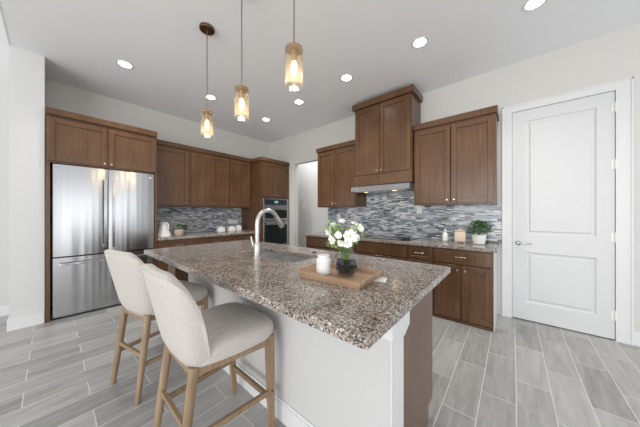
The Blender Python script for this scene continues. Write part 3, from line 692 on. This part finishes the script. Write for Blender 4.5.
# ------------------------------------------------------------------ counter stools
def make_stool(label, loc):
    t = thing('counter_stool', label, 'stool', loc, 0, 'counter stools at the island')
    zb_ = .545; n = 3.0
    dense = []
    for k in range(401):
        th = (-1 + k / 200) * PI / 2
        dense.append((math.copysign(abs(math.sin(th)) ** (2 / n), th), abs(math.cos(th)) ** (2 / n)))
    def plan(s, a, b):      # equal steps of arc length along the tub's U-shaped plan
        P = [(x * a, -y * b) for x, y in dense]; L = [0.0]
        for p, q in zip(P, P[1:]): L.append(L[-1] + math.hypot(q[0] - p[0], q[1] - p[1]))
        t = (s + 1) / 2 * L[-1]; k = min(max(1, next((i for i, l in enumerate(L) if l >= t), 400)), 400)
        f = (t - L[k - 1]) / (L[k] - L[k - 1]); return (P[k - 1][0] + (P[k][0] - P[k - 1][0]) * f, P[k - 1][1] + (P[k][1] - P[k - 1][1]) * f)
    def pt(s, v, off, dz=0):
        sh = 1 - .20 * (1 - v / .2) ** 2 if v < .2 else 1.0
        a = (.218 + .054 * min(1, v * 1.2)) * (.4 + .6 * sh) - off; bb = (.112 + .040 * v) * sh - off * .9
        x, y = plan(s, a, bb); e = max(0, (abs(s) - .42) / .58)
        zt = 1.0 - .30 * (1 - math.sqrt(1 - (.96 * e) ** 2))
        return Vector((x * (1 - .05 * e), y - .095 - .058 * v - .004 * e, zb_ + (zt - zb_) * v + dz))
    NU, NV = 40, 12; b = MB(); bm = b.bm; TH = .062
    def sheet(off): return [[bm.verts.new(pt(-1 + 2 * i / NU, j / NV, off)) for j in range(NV + 1)] for i in range(NU + 1)]
    out, inn = sheet(0), sheet(TH)
    m1 = [bm.verts.new(pt(-1 + 2 * i / NU, 1, .014, .011)) for i in range(NU + 1)]; m2 = [bm.verts.new(pt(-1 + 2 * i / NU, 1, TH - .016, .011)) for i in range(NU + 1)]
    for g in (out, inn):
        for i in range(NU):
            for j in range(NV): bm.faces.new((g[i][j], g[i + 1][j], g[i + 1][j + 1], g[i][j + 1]))
    for i in range(NU):
        bm.faces.new((out[i][0], out[i + 1][0], inn[i + 1][0], inn[i][0]))
        bm.faces.new((out[i][NV], out[i + 1][NV], m1[i + 1], m1[i])); bm.faces.new((m1[i], m1[i + 1], m2[i + 1], m2[i])); bm.faces.new((m2[i], m2[i + 1], inn[i + 1][NV], inn[i][NV]))
    for i in (0, NU):
        for j in range(NV): bm.faces.new((out[i][j], out[i][j + 1], inn[i][j + 1], inn[i][j]))
        bm.faces.new((out[i][NV], m1[i], m2[i], inn[i][NV]))
    bk = b.build('backrest', 'linen', t, True)
    bk.data.set_sharp_from_angle(angle=math.radians(75))
    pr_ = [pt(-1, j / NV, .001) for j in range(1, NV + 1)] + [pt(-1 + 2 * i / NU, 1, .001) for i in range(1, NU)] + [pt(1, j / NV, .001) for j in range(NV, 0, -1)]
    MB().tube(pr_, .0028, 6).build('piping', 'linen', bk, True)
    # seat cushion: rounded plan, slight crown
    def sp(u, v):
        th = 2 * PI * u; k = 5; r = v
        x = .254 * math.copysign(abs(math.cos(th)) ** (2 / k), math.cos(th)); y = .240 * math.copysign(abs(math.sin(th)) ** (2 / k), math.sin(th)) + .045; x *= 1 - .15 * max(0, (.06 - y) / .255)
        return x, y
    b = MB(); bm = b.bm; N = 40; rings = []
    for sc, z_ in ((.92, .556), (.975, .561), (.99, .585), (1.0, .608), (.985, .630), (.93, .648), (.75, .664), (.45, .673)):
        rings.append([bm.verts.new((sp(i / N, 1)[0] * sc, (sp(i / N, 1)[1] - .045) * sc + .045, z_)) for i in range(N)])
    for a_, q in zip(rings, rings[1:]):
        for i in range(N): bm.faces.new((a_[i], a_[(i + 1) % N], q[(i + 1) % N], q[i]))
    bm.faces.new(rings[0][::-1]); bm.faces.new(rings[-1]); b.build('seat', 'linen', t, True, 1)
    ft = {-1: (-.195, .205), 1: (.195, .205)}; legs = {}
    for s in (-1, 1):
        for fy, (fx, fy0), (tx_, ty2) in (('f', (.212, .245), (.222, .222)), ('r', (.186, -.235), (.168, -.165))):
            p0 = Vector((s * fx, fy0, 0)); p1 = Vector((s * tx_, ty2, .572)); legs[(s, fy)] = (p0, p1)
            if fy == 'r': p1.z = .562
            if fy == 'r': MB().tube([p0, p0.lerp(p1, .5), p1], [.0155, .021, .0225], 14).build('leg', 'oak', t, True)
            else: MB().bar(p0, p1, .029, .029, .042, .042).build('leg', 'oak', t)
    def at(k, z): p0, p1 = legs[k]; return p0.lerp(p1, z / p1.z)
    def rail(a_, q, z0, z1, w, h, name):
        MB().bar(at(a_, z0), at(q, z1), w, h).build(name, 'oak', t)
    for a_, q in (((-1, 'f'), (1, 'f')), ((-1, 'r'), (1, 'r')), ((-1, 'r'), (-1, 'f')), ((1, 'r'), (1, 'f'))): rail(a_, q, .538, .538, .022, .042, 'seat_rail')
    rail((-1, 'f'), (1, 'f'), .19, .19, .02, .026, 'stretcher'); rail((-1, 'r'), (1, 'r'), .295, .295, .018, .024, 'stretcher')
    for s in (-1, 1): rail((s, 'r'), (s, 'f'), .235, .235, .018, .026, 'stretcher')
    sc = MB(); p = at((1, 'f'), .245); sc.lathe([(.006, 0), (.006, .003), (.001, .003)], n=10); bmesh.ops.rotate(sc.bm, verts=sc.bm.verts, matrix=Matrix.Rotation(PI / 2, 3, 'Y'), cent=(0, 0, 0)); bmesh.ops.translate(sc.bm, verts=sc.bm.verts, vec=p + Vector((.017, 0, 0)))
    sc.build('bolt_cap', 'black', t)
    return t
st = make_stool('nearer beige linen counter stool with oak legs, close to the camera at the island', (-1.295, .590, 0))
dup(st, (-2.14, .562, 0), .20, 'farther beige linen counter stool, between the refrigerator and the nearer stool')

# ------------------------------------------------------------------ ceiling lights
def pendant(x, y, zb_, label):
    t = thing('pendant_light', label, 'pendant light', (x, y, 0), 0, 'glass cylinder pendant lights over the island'); h = .237; r = .057
    MB().lathe([(.066, H - .026), (.068, H - .022), (.068, H - .001)], n=28).build('canopy', 'bronze', t, True)
    MB().tube([(0, 0, zb_ + h), (0, 0, H - .02)], .0055, 10).build('rod', 'rod', t, True)
    MB().lathe([(.055, zb_ + h - .012), (.055, zb_ + h), (.014, zb_ + h + .006), (.012, zb_ + h + .03), (.0055, zb_ + h + .034)], n=24).build('cap', 'rod', t, True)
    MB().lathe([(.017, zb_ + h - .085), (.019, zb_ + h - .075), (.019, zb_ + h - .013)], n=16).build('socket', 'rod', t, True)
    MB().lathe([(r, zb_), (r, zb_ + h - .004), (r - .004, zb_ + h - .004), (r - .004, zb_), (r, zb_)], n=36, cap=False).build('glass_shade', 'shade', t, True)
    bl = MB().lathe([(.001, zb_ + .062), (.010, zb_ + .066), (.018, zb_ + .085), (.021, zb_ + .105), (.018, zb_ + .13), (.012, zb_ + .155), (.011, zb_ + .18)], n=20, cap=False).build('bulb', 'bulb', t, True)
    l = bpy.data.lights.new('bulb_light', 'POINT'); l.energy = 1.6; l.color = (1, .82, .58); l.shadow_soft_size = .03
    o = bpy.data.objects.new('bulb_light', l); COL.objects.link(o); o.parent = t; o.location = (0, 0, zb_ + .035)
PY = .985
pendant(-2.290, PY, 2.030, 'farthest glass pendant over the island, its round ceiling canopy in view')
pendant(-1.660, PY, 2.035, 'middle glass pendant over the island, between the other two')
pendant(-1.050, PY, 2.070, 'nearest glass pendant over the island, largest in view')

spots = [(-3.62, .578, 'recessed downlight in front of the refrigerator cabinets'), (-3.62, 1.612, 'recessed downlight seen behind the farthest pendant rod'),
         (-3.653, 2.686, 'recessed downlight nearest the oven tower'), (-2.668, 2.613, 'recessed downlight between the oven tower and the left hood side cabinets'),
         (-1.708, 2.564, 'recessed downlight in front of the hood cabinet, left of its doors'), (-.756, 2.539, 'recessed downlight in front of the cabinet right of the hood'),
         (.145, 2.707, 'recessed downlight in front of the white door')]
for x, y, lab in spots:
    t = thing('recessed_light', lab, 'ceiling light', (x, y, H), 0, 'recessed ceiling lights')
    MB().lathe([(.062, -.001), (.084, -.004), (.088, -.001), (.088, 0)], n=32, cap=False).build('trim_ring', 'trim', t, True)
    MB().lathe([(.001, -.0012), (.062, -.0012)], n=32, cap=False).build('diffuser', 'lamp', t)
    l = bpy.data.lights.new('downlight', 'SPOT'); l.energy = 33; l.color = (1, .96, .9); l.spot_size = math.radians(125); l.spot_blend = .8; l.shadow_soft_size = .06
    o = bpy.data.objects.new('downlight', l); COL.objects.link(o); o.parent = t; o.location = (0, 0, -.02)
